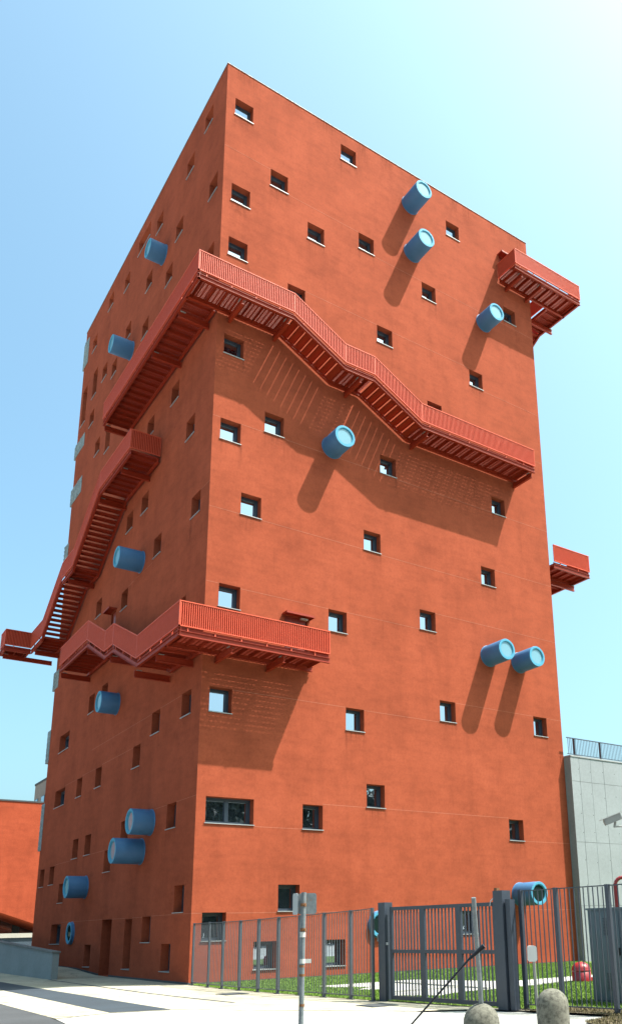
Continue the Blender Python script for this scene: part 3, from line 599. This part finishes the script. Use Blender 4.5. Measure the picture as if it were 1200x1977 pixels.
# ------------------------------------------------------------------ fence, gate
def bar_mesh(name, w_, d_, h_, mat):
    m = MB().box(-w_/2, w_/2, -d_/2, d_/2, 0, h_).mesh(name); m.materials.append(mat); return m
def fence(name, loc, label, pts, hs, mat, barw, postw):
    g = empty(name, loc, label, 'fence')
    n_bars = 0
    for i, ((xa, ya), (xb, yb)) in enumerate(zip(pts[:-1], pts[1:])):
        A = Vector((xa, ya, 0)); B = Vector((xb, yb, 0)); d = B-A; L = d.length; u = d/L; n = Vector((-u.y, u.x, 0)); rz = math.atan2(u.y, u.x)
        ha, hb = hs[i], hs[i+1]
        MB().pbar(A+u*.03+Vector((0,0,ha)), B-u*.03+Vector((0,0,hb)), n, -0.02, 0.02, -0.022, -0.002).build('top_rail', mat, g)
        MB().pbar(A+u*.03, B-u*.03, n, -0.02, 0.02, 0.085, 0.105).build('bottom_rail', mat, g)
        k = max(2, round(L/0.102)); bm = bar_mesh('bar', barw, 0.012, (ha+hb)/2-0.13, mat)
        for j in range(1, k):
            c = A+u*(L*j/k); o = obj('bar', bm, None, g, loc=(c.x, c.y, 0.106)); o.rotation_euler.z = rz
    for (x, y), h in zip(pts, hs):
        o = MB().box(-postw/2, postw/2, -0.04, 0.04, 0, h+0.01); o.box(-0.07, 0.07, -0.09, 0.09, 0.001, 0.012)
        obj('post', o.mesh('post'), mat, g, loc=(x, y, 0))
    return g
fence('metal_fence', (0, -5, 0), 'grey vertical bar fence running from the tower corner to the gate',
      FENCE + [(0.42,-9.85)], [1.87,1.88,1.88,1.89,1.91,1.94,1.96,1.99,2.02,2.05], M['fencelite'], 0.016, 0.055)
fence('metal_fence', (1.5, -15, 0), 'dark vertical bar fence right of the gate in front of the cabinet',
      [(1.28,-13.95),(1.46,-14.75),(1.70,-15.86),(2.0,-17.2),(2.25,-18.5)], [2.27,2.28,2.29,2.32,2.34], M['fence'], 0.020, 0.075)
ga = empty('metal_gate', (0.8, -11.8, 0), 'dark anthracite metal gate with two thick posts in the fence', 'gate')
GA = Vector((0.64,-10.16,0)); GB = Vector((1.02,-13.39,0)); gu = (GB-GA).normalized(); gn = Vector((-gu.y, gu.x, 0)); grz = math.atan2(gu.y, gu.x)
def gpost(t0, t1, h, wd):
    mb = MB(); mb.pbar(GA+gu*t0, GA+gu*t1, gn, -wd/2, wd/2, 0, h); return mb.build('gate_post', M['fence'], ga)
gpost(-0.20, 0.03, 2.17, 0.24); gpost(3.38, 3.63, 2.28, 0.26); gpost(3.66, 3.78, 2.10, 0.16)
MB().pbar(GA+gu*0.10, GA+gu*3.34, gn, -0.03, 0.03, 1.985, 2.06).build('gate_rail', M['fence'], ga)
MB().pbar(GA+gu*0.10, GA+gu*3.34, gn, -0.03, 0.03, 1.045, 1.12).build('gate_rail', M['fence'], ga)
MB().pbar(GA+gu*0.10, GA+gu*3.34, gn, -0.03, 0.03, 0.045, 0.13).build('gate_rail', M['fence'], ga)
for t in (0.10, 1.09, 2.20, 3.26):
    mb = MB(); w2 = 0.16 if 0.5 < t < 3 else 0.08
    mb.pbar(GA+gu*t, GA+gu*(t+w2), gn, -0.032, 0.032, 0.1301, 1.0449); mb.pbar(GA+gu*t, GA+gu*(t+w2), gn, -0.032, 0.032, 1.1201, 1.9849); mb.build('gate_stile', M['fence'], ga)
b1 = bar_mesh('gate_bar', 0.024, 0.03, 0.913, M['fence']); b2 = bar_mesh('gate_bar', 0.024, 0.03, 0.863, M['fence'])
for t0, t1 in ((0.18, 1.09), (1.25, 2.20), (2.36, 3.26)):
    for j in range(1, 9):
        c = GA+gu*(t0+(t1-t0)*j/9)
        for me, z in ((b1, 0.131), (b2, 1.121)):
            o = obj('gate_bar', me, None, ga, loc=(c.x, c.y, z)); o.rotation_euler.z = grz
mb = MB(); mb.pbar(GA-gu*0.23, GA-gu*0.203, gn, -0.13, -0.02, 1.30, 1.46); mb.build('lock_box', M['galv'], ga)
mb = MB(); mb.pbar(GA+gu*0.035, GA+gu*0.075, gn, -0.09, -0.05, 1.22, 1.28); mb.build('handle', M['whitep'], ga)
mb = MB(); c = GA+gu*3.32+gn*-0.05; mb.path([(c.x,c.y,2.14),(c.x-.02,c.y+.06,2.08),(c.x-.03,c.y+.08,1.98)], 0.012, 6); mb.build('cable', M['whitep'], ga)
mb = MB(); c = GA+gu*3.40; mb.box(c.x-.04,c.x+.04,c.y-.02,c.y+.06,2.283,2.34); mb.build('warning_lamp', M['rust'], ga)

# ------------------------------------------------------------------ street furniture
sp = empty('sign_post', (-5.82, -17.68, 0), 'rusty galvanised pole carrying a small square sign seen from behind', 'sign')
MB().tube((-5.82,-17.68,0), (-5.80,-17.70,2.03), 0.030, n=20).build('pole', M['pole'], sp)
v0 = (Vector((-5.81,-17.69,0))-Vector((CAM.x,CAM.y,0))).normalized(); vr = Vector((v0.y,-v0.x,0))
pc = Vector((-5.81,-17.69,1.90))+v0*0.036
def plate(mb, c, ux, hw0, hw1, h, th, nrm, r=0.03):
    pts = []
    for sx, sz, a0 in ((1,1,0),(-1,1,90),(-1,-1,180),(1,-1,270)):
        hw = hw1 if sx > 0 else hw0
        for k in range(5):
            t = math.radians(a0+k*22.5); pts.append((sx*(hw-r)+r*math.cos(t), sz*(h-r)+r*math.sin(t)))
    n = len(pts); vs = [c+ux*p+Vector((0,0,q)) for p, q in pts]+[c+ux*p+Vector((0,0,q))+nrm*th for p, q in pts]
    mb.add(vs, [tuple(range(n-1,-1,-1)), tuple(range(n,2*n))]+[(i,(i+1)%n,n+(i+1)%n,n+i) for i in range(n)])
mb = MB(); plate(mb, pc, vr, 0.055, 0.165, 0.122, 0.004, v0); mb.build('sign_plate', M['pole'], sp)
side = (v0*0.8-vr*0.35).normalized()
mb = MB(); plate(mb, pc-vr*0.075+v0*0.05, (side), 0.05, 0.10, 0.125, 0.004, -vr); mb.build('sign_plate', M['whitep'], sp)
for z in (1.885, 1.60):
    mb = MB(); mb.tube((-5.805,-17.70,z-.018), (-5.805,-17.70,z+.018), 0.036, n=16); c = Vector((-5.805,-17.70,z))-v0*0.035+vr*0.015; mb.tube(c, c-v0*0.03, 0.010, n=8); mb.build('clamp', M['rust'], sp)
for z, h in ((1.545, 0.03), (1.245, 0.025)):
    mb = MB(); mb.tube((-5.808,-17.695,z-h), (-5.808,-17.695,z+h), 0.034, n=16); mb.build('paper_tape', M['tape'], sp)
mb = MB(); c = Vector((-5.808,-17.695,1.245)); mb.pbar(c+vr*0.03-v0*0.01, c+vr*0.10-v0*0.012, v0, 0, 0.002, -0.022, 0.025); mb.build('tape_flap', M['tape'], sp)
for z in (1.19, 1.09, 0.76):
    MB().tube((-5.81,-17.69,z-.014), (-5.81,-17.69,z+.014), 0.0325, n=16).build('rust_band', M['rust'], sp)

bl = empty('dome_bollard', (-2.28, -16.75, 0), 'mossy hemispherical concrete bollard with a leaning pole on top', 'bollard')
R_ = 0.265; prof = [(0.30,0.0),(0.30,0.18),(0.275,0.205),(R_,0.215)] + [(R_*math.cos(t), 0.235+R_*math.sin(t)) for t in [math.radians(q) for q in (0,12,24,36,48,60,72,82,90)]]
MB().lathe((-2.27,-16.72,0), prof, 40).build('dome', M['bollard'], bl)
MB().lathe((-2.27,-16.72,0), [(0.302,0.10),(0.303,0.17)], 40).build('paint_band', paint('yellow_faded_paint', (0.34,0.26,0.08), 0.8, 0.2, 0.4, 0, 12), bl)
tag(MB().tube((-2.275,-16.735,0.46), (-2.585,-17.03,2.0), 0.034, n=18).build('steel_pole', M['pole']), 'leaning weathered galvanised steel pole rising from the dome bollard', 'pole')
b2_ = empty('round_bollard', (-2.55, -18.5, 0), 'tall smooth concrete bollard with a rounded top at lower right', 'bollard')
R_ = 0.205; prof = [(0.225,0.0),(0.22,0.10),(R_,0.5)]+[(R_*math.cos(t), 0.585+R_*math.sin(t)) for t in [math.radians(q) for q in (0,12,24,36,48,60,72,82,90)]]
MB().lathe((-2.50,-18.42,0), prof, 40).build('shaft', M['bollard'], b2_)
mt = empty('meter_post', (-2.2, -17.85, 0), 'white plastic meter box on a thin grey post behind the round bollard', 'meter')
MB().tube((-2.19,-17.83,0), (-2.335,-17.955,1.12), 0.018, n=12).build('post', M['galv'], mt)
mb = MB(); vv = Vector((0.80,-0.60,0)); nn = Vector((0.60,0.80,0)); c = Vector((-2.37,-17.96,1.215)); plate(mb, c-nn*0.05, vv, 0.062, 0.062, 0.105, 0.10, nn, 0.035); mb.build('meter_box', M['whitep'], mt)

cb = empty('utility_cabinet', (3.5, -14.6, 0), 'blue grey metal utility cabinet with vent grilles behind the right fence', 'cabinet')
MB().box(3.30, 3.95, -15.6, -13.87, 0, 1.87).build('body', M['cabinet'], cb)
MB().box(3.27, 3.98, -15.63, -13.84, 1.872, 1.91).build('lid', M['cabinet'], cb)
for ya, yb in ((-14.70,-13.93),(-15.52,-14.74)): MB().box(3.285, 3.299, ya, yb, 0.06, 1.82).build('cabinet_door', M['cabinet'], cb)
for yc in (-14.42, -15.05):
    for zc in (1.52, 0.42):
        mb = MB()
        for i in range(9):
            for j in range(12): mb.box(3.2838, 3.2849, yc-0.125+i*0.03, yc-0.125+i*0.03+0.018, zc-0.17+j*0.03, zc-0.17+j*0.03+0.018)
        mb.build('vent_grille', M['black'], cb, 'stuff')
MB().box(3.26, 3.284, -14.70, -14.67, 0.95, 1.10).build('handle', M['black'], cb)
hy = empty('hydrant_dome', (7.93, -9.25, 0), 'red domed ground hydrant cap standing on the lawn', 'hydrant')
prof = [(0.27,0.0),(0.27,0.27),(0.266,0.272),(0.266,0.285),(0.275,0.287),(0.275,0.312),(0.27,0.32)]+[(0.27*math.cos(t),0.32+0.22*math.sin(t)) for t in [math.radians(q) for q in (12,24,36,48,60,72,82,90)]]
MB().lathe((7.93,-9.25,0.01), prof, 36).build('dome', M['red'], hy); MB().box(8.15,8.25,-9.4,-9.3,0.012,0.12).build('outlet', M['red'], hy)
for i, (px_, py_, lab) in enumerate([(5.15,-13.12,'leftmost bent red pipe rising behind the cabinet'),(5.30,-13.30,'middle bent red pipe rising behind the cabinet'),(5.46,-13.48,'rightmost bent red pipe rising behind the cabinet')]):
    pts = [Vector((px_,py_,0)), Vector((px_,py_,2.45))]+[Vector((px_+0.12-0.12*math.cos(t), py_-0.13+0.13*math.cos(t), 2.45+0.18*math.sin(t))) for t in [math.radians(q) for q in (20,40,60,80,100,120,140,160,180)]]+[Vector((px_+0.24,py_-0.26,2.2))]
    mb = MB(); mb.path(pts, 0.042, 12); tag(mb.build('red_pipe', M['red']), lab, 'pipe', 'bent red pipes behind the cabinet')
cc = empty('security_camera', (0.45, -17.6, 0), 'white security camera on a bracket at the right edge', 'camera')
q0 = Vector((0.03,-17.33,3.20)); q1 = Vector((0.27,-17.51,3.31)); dd = (q1-q0).normalized(); nn = dd.cross(Vector((0,0,1))).normalized(); up = nn.cross(dd)
def obox(mb, a, b, n, u, w0, h0, h1): mb.hexa([a-n*w0+u*h0, b-n*w0+u*h0, b+n*w0+u*h0, a+n*w0+u*h0, a-n*w0+u*h1, b-n*w0+u*h1, b+n*w0+u*h1, a+n*w0+u*h1])
mb = MB(); obox(mb, q0+dd*0.03, q1, nn, up, 0.05, -0.06, 0.045); mb.tube(q0+dd*0.02-up*0.01, q0+dd*0.035-up*0.01, 0.042, n=16); mb.build('housing', M['galv'], cc)
mb = MB(); obox(mb, q0-dd*0.02, q1+dd*0.05, nn, up, 0.064, 0.047, 0.06); mb.build('sun_shield', M['whitep'], cc)
mb = MB(); c = q0+dd*0.20; mb.tube(c-up*0.062, c-Vector((0,0,0.15)), 0.02, n=12); mb.tube(c-Vector((0,0,0.135)), Vector((0.48,-17.68,3.13)), 0.014, n=10); mb.build('bracket', M['galv'], cc)
MB().tube((0.50,-17.70,0), (0.50,-17.70,3.5), 0.05, n=16).build('pole', M['galv'], cc)
def ring_cover(x, y, lab):
    o = empty('manhole_cover', (x, y, 0), lab, 'manhole cover')
    MB().box(x-.33,x+.33,y-.33,y+.33,0.001,0.012).build('frame', M['strip'], o); MB().box(x-.28,x+.28,y-.28,y+.28,0.0121,0.017).build('lid', M['plinth'], o)
ring_cover(-0.78, -4.95, 'dark square manhole cover beside the grey fence'); ring_cover(-0.15, -10.85, 'dark square manhole cover beside the left gate post')
an_ = empty('car_antenna', (-9.9, -25.36, 1.36), 'slanted black whip antenna in the near foreground', 'antenna')
t_ = Vector((-9.786,-25.507,1.563)); t2 = Vector((-9.805,-25.485,1.540)); bb = Vector((-9.905,-25.358,1.378))
MB().tube(bb, t2, 0.0015, 0.0022, n=8).build('rod', M['black'], an_); mb = MB(); mb.tube(t2, t_, 0.0030, 0.0050, n=10); mb.build('tip', M['black'], an_)
MB().lathe(bb-Vector((0,0,0.03)), [(0.03,0),(0.028,0.012),(0.012,0.03),(0,0.035)], 16).build('foot', M['black'], an_)

# added out-of-view tree line, there to darken the reflections in the lower windows
def added_wood():
    v = []; f = []
    for _ in range(30000):
        x = random.uniform(-75, 75); hmax = 18.0+2.5*math.sin(x*0.23)+1.5*math.sin(x*0.71+1)
        y = -58+random.gauss(0, 2.5); z = hmax*random.random()**0.6; s = random.uniform(0.35, 0.8)
        d = [Vector((random.gauss(0,1), random.gauss(0,1), random.gauss(0,1))).normalized()*s for _ in range(3)]
        o = len(v); c = Vector((x, y, z+.6)); v += [tuple(c+q) for q in d]; f.append((o, o+1, o+2))
    for i in range(60):
        x = -75+i*2.5; hmax = 17.3+2.0*math.sin(x*0.23)+1.5*math.sin(x*0.71+1); o = len(v)
        v += [(x,-58+math.sin(i*2.1),0),(x+2.6,-58+math.sin(i*2.1),0),(x+2.6,-58,hmax+random.uniform(-1,1)),(x,-58,hmax+random.uniform(-1,1))]; f.append((o,o+1,o+2,o+3))
    m = bpy.data.meshes.new('added_wood'); m.from_pydata(v, [], f); m.update()
    tag(obj('added_wood', m, M['leaf']), 'added dark tree line behind the camera, mirrored in the lower windows', 'added_wood', kind='stuff')
added_wood()

# parents of world-space meshes: keep children where they were built
bpy.context.view_layer.update()
for o in bpy.data.objects:
    if '_w' in o: del o['_w']
